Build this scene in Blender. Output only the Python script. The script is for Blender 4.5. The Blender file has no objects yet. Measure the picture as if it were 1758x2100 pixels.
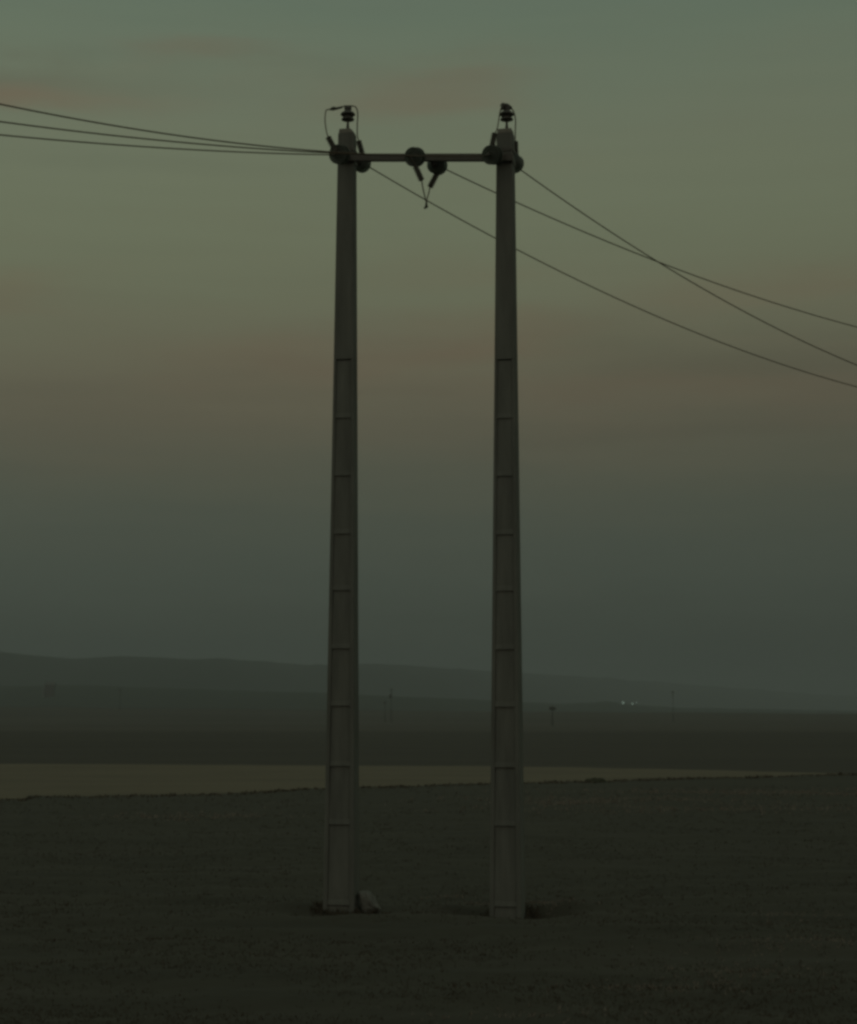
import bpy, bmesh, math, random
import numpy as np
from mathutils import Vector, Matrix, noise
random.seed(7)
R = math.radians
C = bpy.context.scene.collection
SC = bpy.context.scene

# ------------------------------------------------------------------ camera
EYE, PITCH, F = 2.5, math.atan(415 / 3590), 3590.0      # focal length in px of a 1758 x 2100 picture
cam_d = bpy.data.cameras.new('camera')
cam = bpy.data.objects.new('camera', cam_d); C.objects.link(cam)
cam.location = (0, 0, EYE); cam.rotation_euler = (math.pi / 2 + PITCH, 0, 0)
cam_d.sensor_fit = 'VERTICAL'; cam_d.sensor_height = 24; cam_d.lens = 24 * F / 2100
cam_d.clip_start = 0.1; cam_d.clip_end = 30000
cam_d.dof.use_dof = True; cam_d.dof.focus_distance = 24.0; cam_d.dof.aperture_fstop = 1.6
SC.camera = cam
cp, sp = math.cos(PITCH), math.sin(PITCH)
def ray(px, py):
    a, b = (px - 879) / F, (1050 - py) / F
    return Vector((a, cp - sp * b, sp + cp * b))
def P(px, py, Y):
    d = ray(px, py); return Vector((0, 0, EYE)) + d * (Y / d.y)
def G(px, py, z=0.0):
    d = ray(px, py); return Vector((0, 0, EYE)) + d * ((z - EYE) / d.z)
def azel(px, py):
    d = ray(px, py); return math.atan2(d.x, d.y), math.atan2(d.z, math.hypot(d.x, d.y))
def lin(r, g, b):
    f = lambda c: (c / 255 / 12.92) if c < 10.3 else ((c / 255 + .055) / 1.055) ** 2.4
    return (f(r), f(g), f(b), 1)

# ------------------------------------------------------------------ colour management, render
SC.view_settings.view_transform = 'Standard'; SC.view_settings.look = 'None'
SC.view_settings.exposure = 0; SC.view_settings.gamma = 1
SC.cycles.use_denoising = True
SC.cycles.filter_width = 3.0
SC.cycles.max_bounces = 6; SC.cycles.volume_bounces = 1

# ------------------------------------------------------------------ dusk sky
W = bpy.data.worlds.new('World'); SC.world = W; W.use_nodes = True
nt = W.node_tree; nt.nodes.clear()
def N(tree, t, **kw):
    n = tree.nodes.new(t)
    for k, v in kw.items(): setattr(n, k, v)
    return n
def M(tree, op, a, b=None, c=None):
    n = N(tree, 'ShaderNodeMath', operation=op)
    for i, v in enumerate((a, b, c)):
        if v is None: continue
        if isinstance(v, (int, float)): n.inputs[i].default_value = v
        else: tree.links.new(v, n.inputs[i])
    return n.outputs[0]
tc = N(nt, 'ShaderNodeTexCoord'); sx = N(nt, 'ShaderNodeSeparateXYZ')
nt.links.new(tc.outputs['Generated'], sx.inputs[0])
X, Y_, Z = sx.outputs
el = M(nt, 'ARCSINE', Z); az = M(nt, 'ARCTAN2', X, Y_)
def sky_noise(sa, se, scale, detail, off):
    c = N(nt, 'ShaderNodeCombineXYZ')
    nt.links.new(M(nt, 'MULTIPLY', az, sa), c.inputs[0]); nt.links.new(M(nt, 'MULTIPLY', el, se), c.inputs[1])
    c.inputs[2].default_value = off
    n = N(nt, 'ShaderNodeTexNoise'); n.inputs['Scale'].default_value = scale
    n.inputs['Detail'].default_value = detail; n.inputs['Roughness'].default_value = .55
    nt.links.new(c.outputs[0], n.inputs['Vector'])
    return M(nt, 'SUBTRACT', n.outputs['Fac'], .5)
nA = sky_noise(3, 18, 2.2, 4, 0.0); nB = sky_noise(5, 26, 1.6, 5, 4.3); nC = sky_noise(2, 9, 2.0, 3, 9.1); nD = sky_noise(4, 70, 1.5, 6, 17.3)
# the cloud layers undulate: elevation read by the gradient is bent by noise
el2 = M(nt, 'ADD', el, M(nt, 'MULTIPLY', nA, .035))
el3 = M(nt, 'ADD', el, M(nt, 'MULTIPLY', nB, .05)); az3 = M(nt, 'ADD', az, M(nt, 'MULTIPLY', nC, .20))
ramp = N(nt, 'ShaderNodeValToRGB'); ramp.color_ramp.interpolation = 'B_SPLINE'
TOP = math.radians(45)
stops = [(1465, (51, 59, 53)), (1400, (54, 62, 56)), (1300, (64, 70, 61)), (1200, (73, 80, 70)), (1100, (77, 83, 72)),
         (1000, (84, 87, 73)), (900, (94, 92, 76)), (800, (101, 98, 80)), (700, (106, 106, 86)), (600, (108, 112, 90)),
         (450, (111, 118, 95)), (300, (111, 118, 97)), (150, (107, 118, 99)), (0, (101, 116, 99))]
cr = ramp.color_ramp
pos = [(azel(879, y)[1] / TOP, lin(*c)) for y, c in stops] + [(.8, lin(97, 111, 98)), (1.0, lin(96, 109, 98))]
while len(cr.elements) < len(pos): cr.elements.new(.5)
for e, (p, c) in zip(cr.elements, pos): e.position = max(0, p); e.color = c
for e, (p, c) in zip(cr.elements, pos): e.position = max(0, p); e.color = c
nt.links.new(M(nt, 'DIVIDE', el2, TOP), ramp.inputs[0])
def blob(px, py, rx, ry, s):
    a, e = azel(px, py); ra, re = rx / F, ry / F
    u = M(nt, 'DIVIDE', M(nt, 'SUBTRACT', az3, a), ra); v = M(nt, 'DIVIDE', M(nt, 'SUBTRACT', el3, e), re)
    q = M(nt, 'MULTIPLY_ADD', u, u, M(nt, 'MULTIPLY', v, v))
    return M(nt, 'MULTIPLY', M(nt, 'EXPONENT', M(nt, 'MULTIPLY', q, -1.0)), s)
def total(items):
    t = blob(*items[0])
    for i in items[1:]: t = M(nt, 'ADD', t, blob(*i))
    return t
pink = total([(30, 185, 260, 42, 1.7), (400, 105, 170, 30, .9), (850, 185, 220, 45, 1.0), (1000, 705, 260, 45, .8),
              (1560, 590, 300, 55, .65), (560, 745, 260, 50, .6), (20, 600, 130, 40, .6), (400, 860, 400, 60, .2),
              (1300, 800, 520, 40, .45), (880, 560, 200, 35, .35), (1650, 820, 300, 40, .2)])
dark = total([(90, 140, 260, 22, .5), (1560, 730, 460, 70, .95), (600, 808, 320, 18, .35), (1300, 875, 600, 30, .4),
              (640, 125, 160, 14, .25), (250, 345, 340, 25, .25), (1758, 1150, 400, 260, .35), (60, 1020, 300, 60, -.25)])
warm = M(nt, 'MAXIMUM', M(nt, 'MULTIPLY', nB, .5), 0)
pk = M(nt, 'ADD', pink, warm)
mr = M(nt, 'MULTIPLY_ADD', pk, .045, 1); mg = M(nt, 'MULTIPLY_ADD', pk, -.125, 1); mb = M(nt, 'MULTIPLY_ADD', pk, -.135, 1)
dk = M(nt, 'MULTIPLY_ADD', M(nt, 'ADD', dark, M(nt, 'MULTIPLY', nD, .45)), -.16, 1)
side = M(nt, 'MULTIPLY_ADD', az, -.14, .98)                      # the afterglow is stronger to the left
behind = M(nt, 'MULTIPLY', M(nt, 'MINIMUM', Y_, 0), -1.0)          # the sky behind the camera is warmer and a little brighter
side = M(nt, 'MINIMUM', M(nt, 'MAXIMUM', side, .85), 1.1)
g = M(nt, 'MULTIPLY', dk, side)
cc = N(nt, 'ShaderNodeCombineXYZ')
for i, (m_, bk) in enumerate(((mr, .50), (mg, .15), (mb, .25))):
    nt.links.new(M(nt, 'MULTIPLY', M(nt, 'MULTIPLY', m_, g), M(nt, 'MULTIPLY_ADD', behind, bk, 1)), cc.inputs[i])
vm = N(nt, 'ShaderNodeVectorMath', operation='MULTIPLY')
nt.links.new(ramp.outputs[0], vm.inputs[0]); nt.links.new(cc.outputs[0], vm.inputs[1])
bg = N(nt, 'ShaderNodeBackground'); bg.inputs[1].default_value = 1.0
nt.links.new(vm.outputs[0], bg.inputs[0])
wo = N(nt, 'ShaderNodeOutputWorld'); nt.links.new(bg.outputs[0], wo.inputs[0])

# ------------------------------------------------------------------ materials
def mat(name, col, rough=.85, var=.25, scale=6.0, metal=0.0, bump=.0, stretch=(1, 1, 1), col2=None, scale2=None, emit=None, trans=0.0):
    m = bpy.data.materials.new(name); m.use_nodes = True; t = m.node_tree; b = t.nodes['Principled BSDF']
    b.inputs['Roughness'].default_value = rough; b.inputs['Metallic'].default_value = metal
    b.inputs['Transmission Weight'].default_value = trans
    tcn = N(t, 'ShaderNodeTexCoord'); mp = N(t, 'ShaderNodeMapping'); mp.inputs['Scale'].default_value = stretch
    t.links.new(tcn.outputs['Object'], mp.inputs[0])
    nz = N(t, 'ShaderNodeTexNoise'); nz.inputs['Scale'].default_value = scale; nz.inputs['Detail'].default_value = 8
    nz.inputs['Roughness'].default_value = .65
    t.links.new(mp.outputs[0], nz.inputs['Vector'])
    cr_ = N(t, 'ShaderNodeValToRGB'); e = cr_.color_ramp.elements
    lo = tuple(c * (1 - var) for c in col); hi = tuple(c * (1 + var) for c in col)
    e[0].position = .3; e[1].position = .7; e[0].color = (*lo, 1); e[1].color = (*hi, 1)
    t.links.new(nz.outputs['Fac'], cr_.inputs[0]); out = cr_.outputs[0]
    if col2:
        n2 = N(t, 'ShaderNodeTexNoise'); n2.inputs['Scale'].default_value = scale2; n2.inputs['Detail'].default_value = 5
        t.links.new(mp.outputs[0], n2.inputs['Vector'])
        r2 = N(t, 'ShaderNodeMapRange'); r2.inputs[1].default_value = .55; r2.inputs[2].default_value = .72
        t.links.new(n2.outputs['Fac'], r2.inputs[0])
        mx = N(t, 'ShaderNodeMix', data_type='RGBA'); t.links.new(r2.outputs[0], mx.inputs[0])
        t.links.new(out, mx.inputs[6]); mx.inputs[7].default_value = (*col2, 1); out = mx.outputs[2]
    t.links.new(out, b.inputs['Base Color'])
    if bump:
        bp = N(t, 'ShaderNodeBump'); bp.inputs['Strength'].default_value = bump; bp.inputs['Distance'].default_value = .02
        t.links.new(nz.outputs['Fac'], bp.inputs['Height']); t.links.new(bp.outputs[0], b.inputs['Normal'])
    if emit:
        b.inputs['Emission Color'].default_value = (*emit[0], 1); b.inputs['Emission Strength'].default_value = emit[1]
    return m
MT = dict(
    concrete=mat('weathered concrete', (.206, .208, .188), .9, .20, 7, bump=.5, stretch=(1, 1, .14), col2=(.19, .184, .162), scale2=1.3),
    head=mat('pale pole head concrete', (.33, .31, .27), .9, .12, 9, bump=.3),
    steel=mat('dull galvanised steel', (.145, .135, .12), .6, .15, 12, metal=.2),
    dark=mat('dark iron fitting', (.125, .118, .10), .6, .2, 30, metal=.2),
    wire=mat('weathered aluminium conductor', (.17, .13, .09), .7, .1, 20),
    porcelain=mat('brown glazed porcelain', (.12, .11, .10), .4, .1, 10),
    glass=mat('dusty green toughened glass', (.19, .22, .19), .35, .1, 10, trans=.55),
    soil=mat('near field soil and short grass', (.067, .0575, .042), 1, .18, .8, bump=.15, stretch=(.35, 1.4, 1), col2=(.080, .068, .052), scale2=.3),
    crop=mat('ripe olive coloured crop', (.186, .145, .099), 1, .16, .35, bump=.4, stretch=(.3, 1, 1)),
    plough=mat('dark ploughed earth', (.074, .060, .047), 1, .20, .12, stretch=(.2, 1, 1)),
    plain=mat('far open plain', (.100, .082, .066), 1, .22, .02, stretch=(.25, 1, 1)),
    hill=mat('far hill scrub', (.06, .062, .045), 1, .12, .01),
    fringe=mat('edge grass', (.135, .115, .085), 1, .12, 3),
    grass=mat('dark short grass', (.105, .087, .064), 1, .10, 3),
    drygrass=mat('pale dry grass', (.30, .26, .22), 1, .2, 5),
    leaf=mat('dark bush leaves', (.11, .108, .07), 1, .25, 3),
    stone=mat('pale broken concrete', (.215, .21, .19), .9, .15, 8, bump=.5),
    pole=mat('far weathered pole', (.13, .125, .11), .9, .1, 2),
    wall=mat('dull farm wall', (.17, .15, .14), .9, .1, .3),
    paleWall=mat('pale rendered wall', (.28, .28, .26), .9, .1, .3),
    lamp=mat('lit yard lamp', (.5, .5, .5), .5, 0, 1, emit=((.62, .90, .72), .26)),
    lampdim=mat('dim yard lamp', (.5, .5, .5), .5, 0, 1, emit=((.6, .8, .7), .12)),
)

# ------------------------------------------------------------------ helpers
def obj(name, bm, m, parent=None, smooth=False, bevel=0):
    me = bpy.data.meshes.new(name)
    bmesh.ops.recalc_face_normals(bm, faces=bm.faces)
    bm.to_mesh(me); bm.free()
    o = bpy.data.objects.new(name, me); C.objects.link(o)
    me.materials.append(m)
    if smooth: me.polygons.foreach_set('use_smooth', [True] * len(me.polygons))
    if parent:
        o.parent = parent; o.matrix_parent_inverse = parent.matrix_basis.inverted()
    if bevel:
        b = o.modifiers.new('bevel', 'BEVEL'); b.width = bevel; b.segments = 2; b.limit_method = 'ANGLE'; b.angle_limit = R(50)
    return o
def tag(o, label=None, cat=None, group=None, kind=None):
    if label: o['label'] = label
    if cat: o['category'] = cat
    if group: o['group'] = group
    if kind: o['kind'] = kind
    return o
def thing(name, loc, label, cat, group=None, rz=0):
    o = bpy.data.objects.new(name, None); C.objects.link(o); o.location = loc; o.rotation_euler = (0, 0, rz)
    o.empty_display_size = .2
    return tag(o, label, cat, group)
def tube(bm, pts, r, n=8):
    pts = [Vector(p) for p in pts]; rs = r if isinstance(r, (list, tuple)) else [r] * len(pts); rings = []
    up = None
    for i, p in enumerate(pts):
        d = (pts[min(i + 1, len(pts) - 1)] - pts[max(i - 1, 0)]).normalized()
        if up is None or abs(up.dot(d)) > .95: up = Vector((0, 0, 1)) if abs(d.z) < .9 else Vector((1, 0, 0))
        a = d.cross(up).normalized(); b = d.cross(a).normalized(); up = -b if b.z < 0 else b
        a = d.cross(up).normalized(); b = d.cross(a).normalized()
        rings.append([bm.verts.new(p + (a * math.cos(t) + b * math.sin(t)) * rs[i]) for t in [2 * math.pi * k / n for k in range(n)]])
    for A, B in zip(rings, rings[1:]):
        for k in range(n): bm.faces.new((A[k], A[(k + 1) % n], B[(k + 1) % n], B[k]))
    bm.faces.new(rings[0][::-1]); bm.faces.new(rings[-1])
def lathe(bm, p, axis, prof, n=28):
    """prof: list of (distance along axis, radius)"""
    ax = Vector(axis).normalized(); u = ax.orthogonal().normalized(); v = ax.cross(u); rings = []
    for s, r in prof:
        rings.append([bm.verts.new(Vector(p) + ax * s + (u * math.cos(t) + v * math.sin(t)) * max(r, .0005)) for t in [2 * math.pi * k / n for k in range(n)]])
    for A, B in zip(rings, rings[1:]):
        for k in range(n): bm.faces.new((A[k], A[(k + 1) % n], B[(k + 1) % n], B[k]))
    bm.faces.new(rings[0][::-1]); bm.faces.new(rings[-1])
def box(bm, c, s, mtx=None):
    vs = []
    for dz in (-1, 1):
        for dx, dy in ((-1, -1), (1, -1), (1, 1), (-1, 1)):
            v = Vector((dx * s[0] / 2, dy * s[1] / 2, dz * s[2] / 2))
            if mtx: v = mtx @ v
            vs.append(bm.verts.new(Vector(c) + v))
    for f in ((0, 3, 2, 1), (4, 5, 6, 7), (0, 1, 5, 4), (1, 2, 6, 5), (2, 3, 7, 6), (3, 0, 4, 7)): bm.faces.new([vs[i] for i in f])
def smooth_path(pts, n=10):
    pts = [Vector(p) for p in pts]; q = [pts[0] * 2 - pts[1]] + pts + [pts[-1] * 2 - pts[-2]]; out = []
    for i in range(1, len(q) - 2):
        for k in range(n):
            t = k / n; a, b, c, d = q[i - 1:i + 3]
            out.append(.5 * (2 * b + (c - a) * t + (2 * a - 5 * b + 4 * c - d) * t * t + (3 * b - a - 3 * c + d) * t ** 3))
    return out + [pts[-1]]
def fbm(x, y, s=1.0, o=3, seed=0.0):
    v = 0; a = 1
    for i in range(o):
        v += a * noise.noise(Vector((x * s, y * s, seed))); s *= 2.1; a *= .5
    return v

# ------------------------------------------------------------------ ground
D = 22.85                                        # distance of the two poles
XL, XR = P(700, 1868, D).x, P(1042, 1868, D).x
# where the near field ends and the pale crop begins
BND = [(-700, 1668), (0, 1641), (60, 1640), (80, 1634), (300, 1632), (500, 1627), (640, 1617), (900, 1611), (1060, 1606), (1210, 1603), (1400, 1597), (1600, 1592), (1758, 1588), (2400, 1575)]
FAR = [(-700, 1566), (0, 1566), (400, 1568), (700, 1570), (1000, 1571), (1200, 1574), (1450, 1579), (1650, 1584), (1758, 1587), (2400, 1574.5)]
bnd = [G(p[0], p[1] + 1.5) for p in BND]; far = [G(*p) for p in FAR]
def bnd_y(x):
    for a, b in zip(bnd, bnd[1:]):
        if a.x <= x <= b.x: return a.y + (b.y - a.y) * (x - a.x) / (b.x - a.x)
    return bnd[0].y if x < bnd[0].x else bnd[-1].y
HEAPS = [(XL - .35, D - .25, .35, -.05), (XL + .5, D + .15, .3, -.04), (XR - .45, D - .05, .3, -.16), (XR - .75, D + .25, .3, .07),
         (XR + .52, D - .15, .32, -.18), (XR + .75, D + .3, .4, .09), (XL - .6, D + .3, .4, .05), (XL + 1.15, D - .6, .5, .04), (XR + .1, D + .45, .3, .05), (XR + .15, D - .4, .38, -.15)]
def near_h(x, y):
    h = .05 * fbm(x, y, .35, 3) + .018 * fbm(x, y, 1.8, 2, 5) + .012 * math.sin(y * 5.2 + fbm(x, y, .3, 2, 8) * 2)
    if abs(y - D) < 3:
        for hx, hy, r, a in HEAPS: h += a * math.exp(-((x - hx) ** 2 + (y - hy) ** 2) / r ** 2)
    e = y - bnd_y(x)
    if e > -4: h *= max(.0, min(1, -e / 4)) ; h += .04 * max(0, 1 + e / 4) * (1 + 1.3 * fbm(x, 0, .35, 3, 3))
    return h
bm = bmesh.new(); rows = []
xs = np.linspace(-.42, .42, 260)
for i in range(340):
    t = i / 339; row = []
    for u in xs:
        y0 = 9.0; yb = bnd_y(u * 62)
        for _ in range(3): yb = bnd_y(u * (yb + .1))
        y = 1 / ((1 - t) / y0 + t / (yb + .05)); x = u * y
        row.append(bm.verts.new((x, y, near_h(x, y))))
    rows.append(row)
for a, b in zip(rows, rows[1:]):
    for i in range(len(xs) - 1): bm.faces.new((a[i], a[i + 1], b[i + 1], b[i]))
tag(obj('field', bm, MT['soil'], smooth=True), 'dark near field of short grass and soil around the pole feet', kind='structure')
def sheet(name, pts, z, m, label):
    bm = bmesh.new(); bm.faces.new([bm.verts.new((p[0], p[1], z)) for p in pts])
    bmesh.ops.triangulate(bm, faces=bm.faces)
    return tag(obj(name, bm, m), label, kind='structure')
sheet('ground', [(-9000, -400), (9000, -400), (9000, 9000), (-9000, 9000)], -.25, MT['plain'], 'dark open plain running to the hills')
# ploughed strip behind the crop, with a wavering far edge
pl_near = [(x, max(30, bnd_y(x) - 3)) for x in np.linspace(-120, 120, 40)]
pl_far = [(x, 262 + 10 * fbm(x, 0, .02, 3, 2)) for x in np.linspace(700, -700, 60)]
sheet('ploughed_field', [(-700, 60)] + pl_near + [(700, 80)] + pl_far, -.12, MT['plough'], 'dark ploughed strip beyond the crop')
bm = bmesh.new()
A = [bm.verts.new((p.x, p.y, .0)) for p in bnd]; B = []
for p in far: B.append(bm.verts.new((p.x, p.y, .0)))
bm.faces.new(A + B[::-1]); bmesh.ops.triangulate(bm, faces=bm.faces)
bmesh.ops.subdivide_edges(bm, edges=bm.edges, cuts=6, use_grid_fill=True)
for v in bm.verts: v.co.z += .012 * fbm(v.co.x, v.co.y, .8, 2)
tag(obj('crop_field', bm, MT['crop'], smooth=True), 'narrow olive yellow strip of crop across the plain', kind='structure')

# ------------------------------------------------------------------ hills
def interp(pts, x):
    if x <= pts[0][0]: return pts[0][1]
    for a, b in zip(pts, pts[1:]):
        if a[0] <= x <= b[0]:
            t = (x - a[0]) / (b[0] - a[0]); t = t * t * (3 - 2 * t) if False else t
            return a[1] + (b[1] - a[1]) * t
    return pts[-1][1]
def hills(name, prof, dist, depth, m, label, rough):
    bm = bmesh.new(); rows = []; n = 300
    for j in range(15):
        s = -1 + 2 * j / 14; row = []
        for i in range(n):
            px = -1500 + 4800 * i / (n - 1); a = (px - 879) / F
            dd = interp(dist, px); y = dd + depth * s * dd / dist[0][1]; x = a * y
            h = (1465 - interp(prof, px)) / F * dd + EYE
            k = max(0, 1 - s * s) if s > 0 else (1 - abs(s)) ** .8
            z = h * k * (1 + (rough * 2 * fbm(x, y, .004, 2, 4) if j != 7 else 0)) + rough * 14 * fbm(x, y, .012, 3)  * k
            row.append(bm.verts.new((x, y, z if j not in (0, 14) else -1)))
        rows.append(row)
    for a_, b_ in zip(rows, rows[1:]):
        for i in range(n - 1): bm.faces.new((a_[i], a_[i + 1], b_[i + 1], b_[i]))
    return tag(obj(name, bm, m, smooth=True), label, kind='structure')
hills('hills', [(-1500, 1300), (-400, 1318), (0, 1337), (60, 1344), (150, 1352), (240, 1347), (330, 1350), (400, 1353), (450, 1351), (540, 1358), (640, 1365), (750, 1362), (830, 1365), (900, 1370), (1000, 1377), (1100, 1383), (1250, 1393), (1400, 1404), (1550, 1416), (1758, 1430), (2200, 1445), (3300, 1450)],
      [(-1500, 3000), (400, 3200), (900, 4300), (1300, 6300), (1758, 7600), (3300, 8000)], 700, MT['hill'], 'long low blue grey hills fading to the right', .08)
hills('foothills', [(-1500, 1395), (0, 1410), (200, 1407), (400, 1413), (660, 1422), (900, 1432), (1150, 1444), (1215, 1441), (1245, 1438), (1300, 1446), (1400, 1452), (1758, 1458), (3300, 1460)],
      [(-1500, 1700), (800, 1800), (1800, 3200), (3300, 3200)], 350, MT['hill'], 'lower dark slope in front of the hills', .05)
hills('rise', [(-1500, 1443), (0, 1450), (500, 1454), (1000, 1459), (1758, 1464), (3300, 1464)], [(-1500, 900), (3300, 900)], 250, MT['plain'], 'faint dark rise closing the plain', .03)

# ------------------------------------------------------------------ the two concrete poles
SCALE = lambda Y: F / (Y * cp)
def zpole(py): return P(879, py, D).z
RUNGS = [743, 860, 978, 1097, 1212, 1331, 1448, 1571, 1690, 1854]
def make_pole(px0, px1, phi, label, dy, chamfer):
    base = P(px0, 1868, D); top = P(px1, 276, D); Ht = top.z
    root = thing('power_pole', (base.x, D, 0), label, 'utility pole', 'twin concrete poles')
    Rm = Matrix.Rotation(phi, 3, 'Z')
    def wd(z):
        t = z / Ht; return (.205 + (.106 - .205) * t), (.155 + (.092 - .155) * t)
    def pt(fx, fy, z):
        w, d = wd(z); v = Rm @ Vector((fx * w, fy * d, 0))
        return Vector((base.x + (top.x - base.x) * z / Ht + v.x, D + v.y, z))
    def tb(bm, fx0, fx1, fy0, fy1, z0, z1, n=1, sl=0):
        rings = []
        for k in range(n + 1):
            z = z0 + (z1 - z0) * k / n
            rings.append([bm.verts.new(pt(a, b, z + (sl if (b == fy0 and k == n and fy0 < 0) else 0))) for a, b in ((fx0, fy0), (fx1, fy0), (fx1, fy1), (fx0, fy1))])
        for A_, B_ in zip(rings, rings[1:]):
            for i in range(4): bm.faces.new((A_[i], A_[(i + 1) % 4], B_[(i + 1) % 4], B_[i]))
        bm.faces.new(rings[0][::-1]); bm.faces.new(rings[-1])
    zs = [zpole(p + dy * (p - 743) / 1000) for p in RUNGS]; ztop = zs[0] + .02
    bm = bmesh.new()
    tb(bm, -1, -.72, -1, 1, -.4, ztop, 8); tb(bm, .70, 1, -1, 1, -.4, ztop, 8)      # flanges
    edges_ = [(zs[i + 1] + .085, zs[i]) for i in range(len(zs) - 1)] + [(zs[-1] - .17, zs[-1])]
    for zb_, zt_ in edges_:                                  # web: each panel leans back towards its top, under the rung
        zt_ += .01; zb_ -= .01; n_ = 4; rings = []
        for k in range(n_ + 1):
            q = k / n_; f = .90 - .09 * q ** 1.2; z = zb_ + (zt_ - zb_) * q
            rings.append([bm.verts.new(pt(a, b, z)) for a, b in ((-.725, -f), (.705, -f), (.705, f), (-.725, f))])
        for A_, B_ in zip(rings, rings[1:]):
            for i in range(4): bm.faces.new((A_[i], A_[(i + 1) % 4], B_[(i + 1) % 4], B_[i]))
        bm.faces.new(rings[0][::-1]); bm.faces.new(rings[-1])
    tb(bm, -1, 1, -1, 1, ztop, Ht, 6)
    for z in zs[1:]:
        ra = [bm.verts.new(pt(a, b, z)) for a, b in ((-.73, -.985), (.71, -.985), (.71, .985), (-.73, .985))]
        rb = [bm.verts.new(pt(a, b, z + .085)) for a, b in ((-.73, -.885), (.71, -.885), (.71, .885), (-.73, .885))]
        for i in range(4): bm.faces.new((ra[i], ra[(i + 1) % 4], rb[(i + 1) % 4], rb[i]))
        bm.faces.new(ra[::-1]); bm.faces.new(rb)
    tb(bm, -.73, .71, -.985, .985, -.4, zs[-1] - .17)
    obj('shaft', bm, MT['concrete'], root, bevel=.008)
    bm = bmesh.new()                                                                 # narrower chamfered head
    z0, z1 = Ht + .0, P(879, 267, D).z
    rr = []
    for z, k, kr in ((z0, .93, .93), (z0 + (z1 - z0) * .3, .92, .92), (z1, .88, chamfer)):
        rr.append([bm.verts.new(pt(a * (kr if a > 0 else k), b * k, z)) for a, b in ((-1, -1), (1, -1), (1, 1), (-1, 1))])
    for A_, B_ in zip(rr, rr[1:]):
        for i in range(4): bm.faces.new((A_[i], A_[(i + 1) % 4], B_[(i + 1) % 4], B_[i]))
    bm.faces.new(rr[0][::-1]); bm.faces.new(rr[-1])
    obj('head', bm, MT['head'], root, bevel=.006)
    # small through-bolt holes' plates and two steel bands that hold the crossarm
    for py in (311, 336):
        z = zpole(py); bm = bmesh.new()
        w, d = wd(z)
        for a, b, c_, e_ in ((-1.09, -1.0, -1.12, 1.12), (1.0, 1.09, -1.12, 1.12), (-1.0, 1.0, -1.12, -1.01), (-1.0, 1.0, 1.01, 1.12)):
            tb(bm, a, b, c_, e_, z - .022, z + .022)
        obj('steel_band', bm, MT['steel'], root)
    return root, pt, z1, Ht
poleL = make_pole(700, 712.5, R(-11), 'ribbed concrete pole on the left, pale chunk lying at its foot', 0, .52)
poleR = make_pole(1041, 1037, R(-14), 'ribbed concrete pole on the right, with all three descending wires beside or behind it', 3, .86)

# ------------------------------------------------------------------ crossarm
YA = D - .16
root = thing('crossarm', P(875, 323, YA), 'dark horizontal steel beam joining the two poles near their tops', 'crossarm')
a, b = P(697, 323.2, YA), P(1052, 322.6, YA); L = (b - a).length; mid = (a + b) / 2; hh = .047
bm = bmesh.new()
box(bm, mid + Vector((0, -.02, 0)), (L, .008, 2 * hh))                     # channel web, seen from the front
box(bm, mid + Vector((0, .014, hh - .004)), (L, .06, .008)); box(bm, mid + Vector((0, .014, -hh + .004)), (L, .06, .008))
obj('beam', bm, MT['steel'], root)
for x in (a.x + .1, b.x - .1):
    for dz in (.022, -.022):
        bm = bmesh.new(); lathe(bm, (x, YA - .026, mid.z + dz), (0, -1, 0), [(0, .014), (.004, .014), (.0041, .009), (.016, .009)], 6)
        obj('bolt', bm, MT['dark'], root)

# ------------------------------------------------------------------ wires
def fit_wire(Ys, pts, alpha, front):
    s0 = P(pts[0][0], pts[0][1], Ys); sg = -1 if front else 1
    dx, dy = sg * math.sin(alpha), sg * math.cos(alpha); S, Zs = [], []
    for px, py in pts:
        d = ray(px, py); k = d.x / d.y
        s = (k * s0.y - s0.x) / (dx - k * dy); Y = s0.y + s * dy
        S.append(s); Zs.append(P(px, py, Y).z)
    c = np.polyfit(np.array(S), np.array(Zs), 2)
    return s0, Vector((dx, dy, 0)), c, max(S)
def wire(Ys, pts, alpha, front, label, grp, ext):
    s0, d, c, smax = fit_wire(Ys, pts, R(alpha), front)
    c = list(c)
    if c[0] < .0015: c[0] = .0015
    path = []
    for i in range(90):
        s = (smax * ext) * i / 89; path.append(Vector((s0.x, s0.y, 0)) + d * s + Vector((0, 0, c[0] * s * s + c[1] * s + c[2])))
    bm = bmesh.new(); tube(bm, path, .0082, 6)
    print('wire', label[:30], 'curv %.4f slope %.3f len %.1f' % (c[0], c[1], smax), path[0])
    tag(obj('power_line', bm, MT['wire'], smooth=True), label, 'wire', grp)
    return path[0], (path[1] - path[0]).normalized()
YF = D - .50; YB = D + .42
front_pts = [
    [(680, 317.4), (523.5, 313.2), (362, 305.4), (154.5, 289.5), (0, 277)],
    [(834, 318.6), (700, 315.6), (523.5, 304), (362, 291.4), (154.5, 267.5), (0, 250.2)],
    [(994, 319.5), (840, 318), (676, 313.6), (523.5, 297.6), (362, 276.6), (154.5, 242.2), (0, 214.8)]]
back_pts = [
    [(751, 341.7), (815, 378.3), (927.7, 433), (1057, 511.7), (1211.7, 586.9), (1388.5, 665.8), (1573.5, 739.8), (1758, 791.9)],
    [(914, 347), (1057.2, 414.3), (1211.8, 481.2), (1388.5, 551.3), (1573.5, 617), (1758, 670.6)],
    [(1065.4, 346.9), (1203.5, 441.7), (1340.5, 532.3), (1388.5, 560.3), (1573.5, 663.7), (1758, 748.8)]]
lf = ['lowest of the three wires running off to the left, from the left pole',
      'middle of the three wires running off to the left',
      'highest of the three wires at the left edge of the picture']
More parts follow.
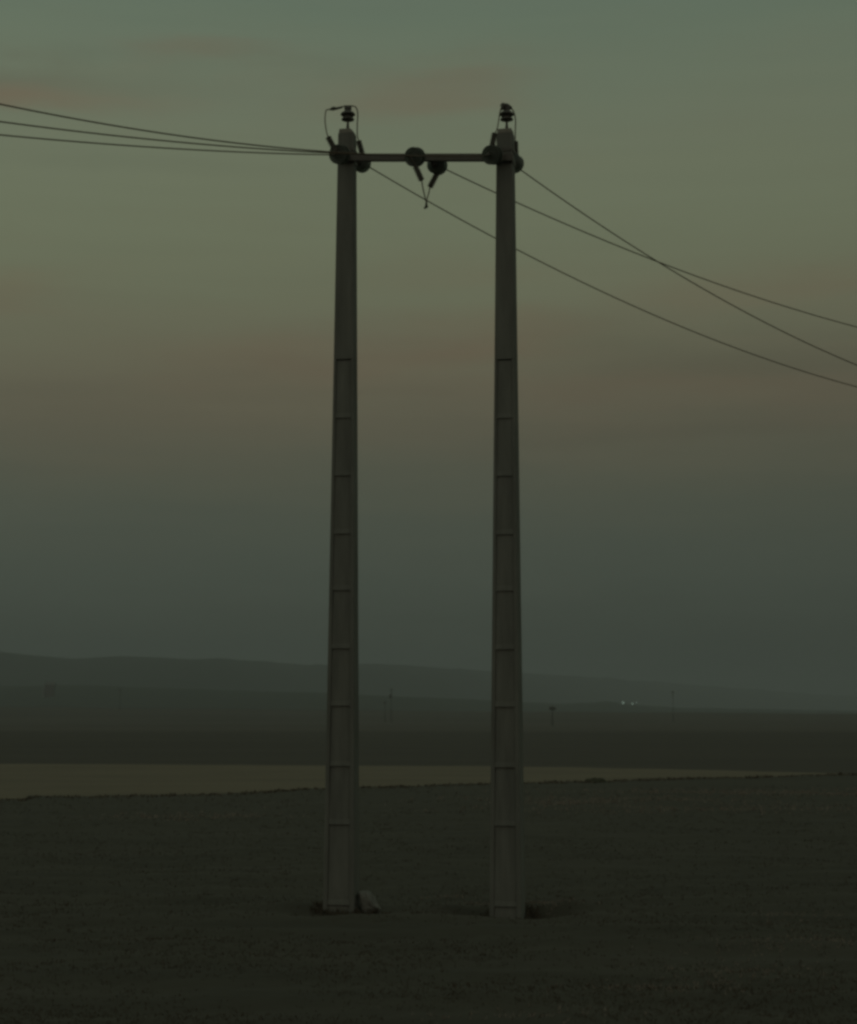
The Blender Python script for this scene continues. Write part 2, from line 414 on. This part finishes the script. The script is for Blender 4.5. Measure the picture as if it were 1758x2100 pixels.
lb = ['wire leaving the left pole and passing lowest behind the right pole',
      'wire from the middle of the crossarm that stays highest at the right edge',
      'steep wire from the right pole that crosses the middle wire']
wf = [wire(YF - .15, p, 47, True, l, 'wires to the left of the poles', 2.2) for p, l in zip(front_pts, lf)]
wb = [wire(YB + .1, p, 50, False, l, 'wires to the right of the poles', 2.0) for p, l in zip(back_pts, lb)]

# ------------------------------------------------------------------ strain insulators with their clamps
BELL = [(-.030, .018), (-.030, .040), (.010, .050), (.022, .062), (.026, .100), (.040, .127), (.048, .1275), (.046, .117), (.040, .112), (.052, .106), (.040, .098), (.036, .082), (.050, .076), (.036, .068), (.034, .052), (.048, .046), (.036, .030), (.036, .012)]
CAPP = [(-.075, .016), (-.072, .032), (-.05, .043), (-.030, .046), (-.012, .0515), (.011, .0525), (.012, .030)]
def strain(cpx, cpy, Y, anchor, wstart, tail_px, tail_Y, bend_px, label):
    c0 = P(cpx, cpy, Y); ax = (wstart - anchor).normalized()
    root = thing('strain_insulator', c0, label, 'insulator', 'disc insulators that hold the ends of the wires')
    for s in (-.065, .045):
        bm = bmesh.new(); lathe(bm, c0 + ax * s, ax, BELL); obj('glass_disc', bm, MT['glass'], root, True)
        bm = bmesh.new(); lathe(bm, c0 + ax * s, ax, CAPP, 16)
        tube(bm, [c0 + ax * (s + .03), c0 + ax * (s + .075)], .011); obj('metal_cap', bm, MT['dark'], root, True)
    bm = bmesh.new(); tube(bm, [anchor, c0 - ax * .15], .012, 8)
    lathe(bm, anchor, (0, 0, 1), [(-.02, .02), (.02, .02)], 10); obj('link', bm, MT['dark'], root)
    # bolted clamp: a body on the wire and a ribbed tail
    bend = P(bend_px[0], bend_px[1], tail_Y); tail = P(tail_px[0], tail_px[1], tail_Y)
    bm = bmesh.new(); tube(bm, smooth_path([c0 + ax * .12, wstart * .45 + (c0 + ax * .12) * .55, wstart], 3), .016, 8)
    tube(bm, smooth_path([wstart * .5 + (c0 + ax * .12) * .5, bend, bend.lerp(tail, .3)], 4), .020, 8)
    t = (tail - bend).normalized(); q = t.orthogonal()
    if abs(t.y) < .9: q = t.cross(Vector((0, 1, 0))).normalized()
    fr = Matrix((q, Vector((0, 1, 0)), t)).transposed()
    Lc = (tail - bend).length
    box(bm, bend + t * Lc / 2, (.055, .04, Lc), fr)
    obj('clamp', bm, MT['dark'], root)
    nb = 7
    for k in range(nb):                                     # U-bolts: the teeth along the tail
        p = bend + t * (Lc * (k + .5) / nb); bm = bmesh.new()
        box(bm, p, (.084, .016, .011), fr); box(bm, p + Vector((0, -.028, 0)), (.062, .012, .012), fr)
        obj('clamp_bolt', bm, MT['dark'], root)
    return tail
bx = lambda px, y: P(px, 323, y)
tails = {}
tails['Lf'] = strain(699, 317, YF, P(716, 322, D - .19), wf[0][0], (673, 281), YF - .1, (689, 311), 'front disc insulator at the left pole, its clamp pointing up and left')
tails['Mf'] = strain(853.5, 322, YF, P(869, 322, YA - .03), wf[1][0], (865, 370), YF - .05, (852, 341), 'front disc insulator near the middle of the crossarm, rising above the beam')
tails['Rf'] = strain(1012, 318, YF, P(1029, 322, D - .19), wf[2][0], (1015, 273), YF + .1, (1009, 302), 'front disc insulator at the left side of the right pole')
tails['Lb'] = strain(738, 333, YB - .1, P(722, 326, D + .13), wb[0][0], (735.5, 289), YB - .05, (743, 316), 'rear disc insulator half hidden behind the left pole')
tails['Mb'] = strain(895, 337.5, YB - .4, P(874, 325, YA + .02), wb[1][0], (882, 384), YB - .35, (896, 357), 'rear disc insulator hanging below the middle of the crossarm')
tails['Rb'] = strain(1052, 333, YB - .1, P(1040, 326, D + .13), wb[2][0], (1057, 290), YB - .05, (1058, 318), 'rear disc insulator half hidden behind the right pole')

# ------------------------------------------------------------------ pin insulators on the pole heads
def pin_ins(px, pole, label, tilt):
    z1 = pole[2]; b = P(px, 267, D); b = Vector((b.x, D, z1 - .004)); s = 1 / SCALE(D) * 1.03
    root = thing('pin_insulator', b, label, 'insulator', 'pin insulators on the pole tops')
    ax = Vector((tilt, 0, 1)).normalized()
    bm = bmesh.new(); lathe(bm, b, ax, [(0, .030), (.012, .030), (.0121, .024), (.10, .016), (.18, .013), (.24, .013)], 12)
    obj('pin', bm, MT['steel'], root, True)
    bm = bmesh.new()
    lathe(bm, b, ax, [(.150, .030), (.156, .055), (.150, .062), (.146, .086), (.153, .089), (.172, .076), (.190, .052), (.200, .044), (.214, .046), (.224, .070), (.218, .078), (.215, .098), (.223, .101), (.246, .084), (.262, .060), (.272, .046), (.284, .042), (.292, .050), (.318, .050), (.326, .040), (.328, .01)], 28)
    obj('porcelain_body', bm, MT['porcelain'], root, True)
    return b, ax
bL, axL = pin_ins(713.5, poleL, 'pin insulator on top of the left pole, with a flat looped wire over it', 0)
bR, axR = pin_ins(1039.5, poleR, 'pin insulator on top of the right pole, its tied head leaning', .0)

# ------------------------------------------------------------------ jumpers
def jumper(paths, label, conns, rr=.0082):
    root = thing('jumper_cable', paths[0][0], label, 'cable', 'jumper cables bridging the disc insulators')
    for p in paths:
        bm = bmesh.new(); tube(bm, smooth_path(p, 8), rr, 7); obj('cable', bm, MT['wire'], root, True)
    for p, rads in conns:
        bm = bmesh.new(); tube(bm, p, rads, 10); obj('connector', bm, MT['dark'], root, True)
Yi = D - .02
jumper([[tails['Lf'], P(669.5, 268, YF), P(667, 250, YF + .1), P(667.2, 236, YF + .2), P(669.5, 226, YF + .3), P(675, 224.5, Yi - .06), P(690, 222, Yi - .02), P(702, 218.5, Yi), P(713, 217.4, Yi), P(724, 217.5, Yi + .02), P(730, 220, Yi + .06), P(733, 227, Yi + .12), P(733.8, 238, Yi + .2), P(733, 255, Yi + .3), P(733, 275, Yi + .35), tails['Lb']]],
       'jumper cable looping over the pin insulator of the left pole',
       [([P(676, 224.8, Yi - .07), P(680, 223.5, Yi - .05), P(684, 222.5, Yi - .03), P(690, 222.5, Yi - .02), P(702, 219.8, Yi)], [.008, .020, .028, .018, .014]),
        ([P(706, 218.6, Yi), P(707, 218.5, Yi), P(720, 218.5, Yi), P(721, 218.6, Yi)], [.01, .018, .018, .01])])
jumper([[tails['Mf'], P(867.5, 385, YF), P(870.5, 399, YF + .1), P(873.5, 411, YF + .2), P(875, 420, YF + .27), P(874.5, 425, YF + .3)],
        [tails['Mb'], P(879.5, 396, YB - .42), P(876, 408, YB - .48), P(874, 418, YB - .55), P(873.5, 425, YB - .6)]],
       'jumper cable hanging in a V below the middle of the crossarm',
       [([P(875, 414, YF + .26), P(874.5, 421, YF + .28), P(873.8, 426.5, YF + .29)], [.010, .018, .014]),
        ([P(870, 427.5, YF + .28), P(872, 426, YF + .28), P(876.5, 423.5, YF + .3), P(878, 423, YF + .3)], [.010, .016, .016, .008])])
jumper([[tails['Rf'], P(1019.5, 265, YF + .15), P(1022.5, 250, YF + .25), P(1024.5, 236, YF + .38), P(1027.5, 223, Yi - .05), P(1033, 215, Yi), P(1044, 218, Yi + .02), P(1052, 226, Yi + .1), P(1056, 237, Yi + .2), P(1057.6, 250, Yi + .28), P(1057, 268, Yi + .33), tails['Rb']]],
       'jumper cable wrapped over the pin insulator of the right pole',
       [([P(1027, 218, Yi - .02), P(1030, 216, Yi - .02), P(1040, 217, Yi), P(1048, 221.5, Yi + .03), P(1050, 223, Yi + .03)], [.014, .036, .034, .024, .012]),
        ([P(1029, 225, Yi - .06), P(1031, 213.5, Yi - .02)], [.016, .020])])

# ------------------------------------------------------------------ pale chunk by the left pole
bm = bmesh.new(); c = P(755, 1862, D - .03); s = 1 / SCALE(D)
bmesh.ops.create_icosphere(bm, subdivisions=5, radius=1)
for v in bm.verts:
    n_ = v.co.copy(); k = 1 + .34 * noise.noise(n_ * 1.3 + Vector((3, 1, 0))) + .09 * noise.noise(n_ * 3.1) + .04 * noise.noise(n_ * 8)
    x, y, z = n_ * k
    z = z if z < .55 else .55 + (z - .55) * .35                     # broken flat top
    wx = 18 - 5 * z
    v.co = Vector((c.x + (x * wx - z * 6 + (z < -.1) * (z + .1) * -14 * (x > 0) * (z > -.6)) * s, c.y + y * .13, c.z + .08 + z * 29 * s + x * z * -4 * s))
tag(obj('rubble_chunk', bm, MT['stone']), 'pale angular lump lying on the ground against the right side of the left pole', 'rubble')

# ------------------------------------------------------------------ grass
def blades(name, spots, m, label, hh_, w):
    vs, fs = [], []
    for (x, y, z, sc) in spots:
        for k in range(3):
            a = random.uniform(0, 6.283); h = hh_ * sc * random.uniform(.5, 1.2); ww = w * sc
            ox, oy = random.gauss(0, .03 * sc), random.gauss(0, .03 * sc); lx, ly = random.gauss(0, .45) * h, random.gauss(0, .45) * h
            dx, dy = math.cos(a) * ww, math.sin(a) * ww; i = len(vs)
            vs += [(x + ox - dx, y + oy - dy, z - .02), (x + ox + dx, y + oy + dy, z - .02), (x + ox + lx * .4 + dx * .6, y + oy + ly * .4, z + h * .6), (x + ox + lx, y + oy + ly, z + h)]
            fs += [(i, i + 1, i + 2), (i, i + 2, i + 3)]
    me = bpy.data.meshes.new(name); me.from_pydata(vs, [], fs); me.materials.append(m)
    o = bpy.data.objects.new(name, me); C.objects.link(o)
    return tag(o, label, 'grass', kind='stuff')
sp_ = []
while len(sp_) < 22000:
    t = random.random(); y = 1 / ((1 - t) / 11.0 + t / 62.0); x = random.uniform(-.29, .29) * y
    if y > bnd_y(x) - .1: continue
    if fbm(x * .5, y, .5, 3, 11) < random.uniform(-.5, .35): continue
    if abs(x - XL) < .26 and abs(y - D) < .22 or abs(x - XR) < .26 and abs(y - D) < .22: continue
    sp_.append((x, y, near_h(x, y), .6 + y / 40))
blades('grass', sp_, MT['grass'], 'short dark grass covering the near field', .022, .006)
sp_ = []
for a, b in zip(bnd, bnd[1:]):
    n = int((b - a).length * 26)
    for k in range(n):
        q = a.lerp(b, random.random()); x = q.x; y = q.y - random.uniform(.0, 1.2)
        if abs(x / y) < .34: sp_.append((x, y, near_h(x, y), random.uniform(.6, 1.5) * (1 + 1.2 * max(0, fbm(x, 0, .5, 2, 6)))))
blades('grass', sp_, MT['fringe'], 'ragged dark grass fringe along the near edge of the olive crop', .045, .03)
weeds = []
sp_ = []
def patch(px, py, n, rx, ry):
    g_ = G(px, py)
    for _ in range(n):
        x, y = random.gauss(g_.x, rx), random.gauss(g_.y, ry)
        if y < bnd_y(x) - .3: sp_.append((x, y, near_h(x, y), random.uniform(.6, 1.2) * (.42 if y < 35 else 1)))
for p_, n_ in ((XL, 260), (XR, 320)):
    for _ in range(n_):
        a = random.uniform(0, 6.283); x = p_ + .05 + math.cos(a) * random.uniform(.24, .42); y = D + math.sin(a) * random.uniform(.2, .4); weeds.append((x, y, near_h(x, y), random.uniform(.6, 1.9)))
for p in [(1130, 1858, 160, .22, .25), (1090, 1850, 80, .15, .15), (985, 1852, 60, .15, .12), (920, 1842, 40, .25, .12), (1500, 1625, 500, 3, 1.0), (1250, 1640, 400, 2.5, 1.0),
          (1150, 1648, 160, .8, .5), (1700, 1630, 300, 2, 1.0), (1430, 1660, 420, 3, 1.2), (1520, 1990, 110, .5, .3), (1690, 1930, 120, .4, .4), (1350, 2030, 90, .5, .3),
          (1640, 1880, 80, .5, .4), (1100, 2090, 60, .5, .2), (1560, 1940, 90, .5, .4), (400, 1675, 160, 1.2, .8), (1480, 2010, 60, .3, .2)]: patch(*p)
blades('grass', sp_, MT['drygrass'], 'scattered pale dry grass in the near field, thickest to the right of the poles', .075, .013)

blades('weeds', weeds, MT['grass'], 'low dark weeds growing round the feet of both poles', .045, .007)

# ------------------------------------------------------------------ bushes
def bush(px, py, w, h, label, z0=None, n=500, grp=None, dist=None, leafs=.1):
    g_ = G(px, py) if dist is None else P(px, py, dist)
    root = thing('bush', (g_.x, g_.y, g_.z), label, 'bush', grp)
    bm = bmesh.new()
    for _ in range(n):
        a = random.uniform(0, 6.283); r = math.sqrt(random.random()) * w / 2; x = r * math.cos(a); y = r * math.sin(a)
        lim = h * (1 - (2 * r / w) ** 2) ** .5 * (.75 + .5 * (noise.noise(Vector((x * 5 / w, y * 5 / w, px))) + .5)); z = lim * random.random() ** .6
        c_ = Vector((g_.x + x, g_.y + y, g_.z + z)); s_ = leafs * random.uniform(.6, 1.4)
        u = Vector([random.gauss(0, 1) for _ in range(3)]).normalized() * s_; v = u.orthogonal().normalized() * s_ * .6
        bm.faces.new([bm.verts.new(c_ - u), bm.verts.new(c_ - v), bm.verts.new(c_ + u), bm.verts.new(c_ + v)])
    obj('foliage', bm, MT['leaf'], root)
    bm = bmesh.new()
    for k in range(5):
        a = k * 1.3; tube(bm, [(g_.x, g_.y, g_.z - .05), (g_.x + math.cos(a) * w * .2, g_.y + math.sin(a) * w * .2, g_.z + h * .6)], [.02 * w, .008 * w], 5)
    obj('stem', bm, MT['leaf'], root)
bush(1221, 1605, .85, .17, 'small dark bushy mound on the near edge of the olive strip, right of the poles', n=700, leafs=.035)
bush(822, 1477, 3.6, 1.6, 'low dark bush on the plain between the two poles, left one of a pair', n=500, leafs=.35)
bush(843, 1476, 2.4, 1.3, 'low dark bush on the plain between the two poles, right one of a pair', n=400, leafs=.3)

# ------------------------------------------------------------------ far poles
def far_pole(px, ptop, dist, wpx, label, kind):
    t = P(px, ptop, dist); r = wpx * dist / F / 2; zg = -.25
    root = thing('distant_pole', (t.x, dist, zg), label, 'utility pole', 'far poles on the plain')
    bm = bmesh.new(); tube(bm, [(t.x, dist, zg), (t.x, dist, t.z)], [r, r * .7], 8); obj('shaft', bm, MT['pole'], root)
    if kind == 'box':
        bm = bmesh.new(); box(bm, (t.x, dist, t.z - 5 * dist / F), (13 * dist / F, 1.0, 6 * dist / F)); obj('box_head', bm, MT['pole'], root, bevel=.1)
    if kind == 'trafo':
        bm = bmesh.new(); lathe(bm, (t.x - r * 1.6, dist, t.z - 20 * dist / F), (0, 0, 1), [(0, r * 1.2), (.1, r * 1.7), (8 * dist / F, r * 1.7), (8 * dist / F + .1, r * 1.1)], 12); obj('transformer', bm, MT['pole'], root)
    if kind != 'box':
        bm = bmesh.new(); box(bm, (t.x, dist, t.z - .5), (1.2, .2, .2)); obj('crossarm', bm, MT['pole'], root)
far_pole(803, 1412, 620, 2.6, 'thin distant pole with a dark drum partway up, seen between the two big poles', 'trafo')
far_pole(790, 1438, 620, 2.2, 'shorter distant pole just left of the pole with the drum', '')
far_pole(1133, 1448, 430, 4, 'short distant post with a wide box-like head, right of the right pole', 'box')
far_pole(1380, 1417, 650, 2.2, 'thin distant pole standing alone right of the far lights', '')
far_pole(247, 1412, 800, 2.0, 'barely visible distant pole in front of the hills at far left', '')
# far building on the slope at the left
c = P(103, 1427, 1500); k = 1500 / F
root = thing('farm_building', (c.x, 1500, c.z), 'small blurred farm building at the foot of the hills, far left', 'building')
bm = bmesh.new(); box(bm, (c.x, 1500, c.z + 10 * k), (16 * k, 9, 24 * k)); obj('wall', bm, MT['wall'], root)
bm = bmesh.new(); box(bm, (c.x - 12 * k, 1499, c.z + 5 * k), (4 * k, 6, 20 * k)); obj('annex', bm, MT['paleWall'], root)
bm = bmesh.new()
zb = c.z + 22 * k
vs = [bm.verts.new(v) for v in ((c.x - 11 * k, 1495, zb), (c.x + 11 * k, 1495, zb), (c.x + 11 * k, 1505, zb), (c.x - 11 * k, 1505, zb), (c.x - 11 * k, 1500, zb + 6 * k), (c.x + 11 * k, 1500, zb + 6 * k))]
for f in ((0, 1, 5, 4), (2, 3, 4, 5), (0, 4, 3), (1, 2, 5), (0, 3, 2, 1)): bm.faces.new([vs[i] for i in f])
obj('roof', bm, MT['wall'], root)
# far lit lamps
for px, py, rr_, m_, l in ((1278, 1441.3, .85, 'lamp', 'brightest of the tiny far lights at the foot of the hills'),
                           (1297, 1443.4, .65, 'lamp', 'second tiny far light, just right of the brightest one'),
                           (1305.5, 1441.0, .6, 'lampdim', 'faintest tiny far light, rightmost of the three')):
    p = P(px, py, 1330); zg = .0
    root = thing('yard_lamp', (p.x, p.y, zg), l, 'lamp', 'lit lamps far across the plain')
    bm = bmesh.new(); tube(bm, [(p.x, p.y, zg), (p.x, p.y, p.z)], [.15, .1], 6); obj('lamp_post', bm, MT['pole'], root)
    bm = bmesh.new(); bmesh.ops.create_icosphere(bm, subdivisions=2, radius=rr_, matrix=Matrix.Translation(p)); obj('lamp_head', bm, MT[m_], root, True)

# ------------------------------------------------------------------ evening haze
m = bpy.data.materials.new('evening haze'); m.use_nodes = True; t = m.node_tree; t.nodes.clear()
pv = N(t, 'ShaderNodeVolumePrincipled'); pv.inputs['Color'].default_value = (.68, .72, .76, 1)
pv.inputs['Density'].default_value = .0003; pv.inputs['Anisotropy'].default_value = 0
mo = N(t, 'ShaderNodeOutputMaterial'); t.links.new(pv.outputs[0], mo.inputs['Volume'])
bm = bmesh.new(); box(bm, (0, 4300, 89.5), (19000, 9600, 183))
for v in bm.verts: pass
hz = obj('haze', bm, m); tag(hz, 'thin evening haze over the plain', kind='stuff')
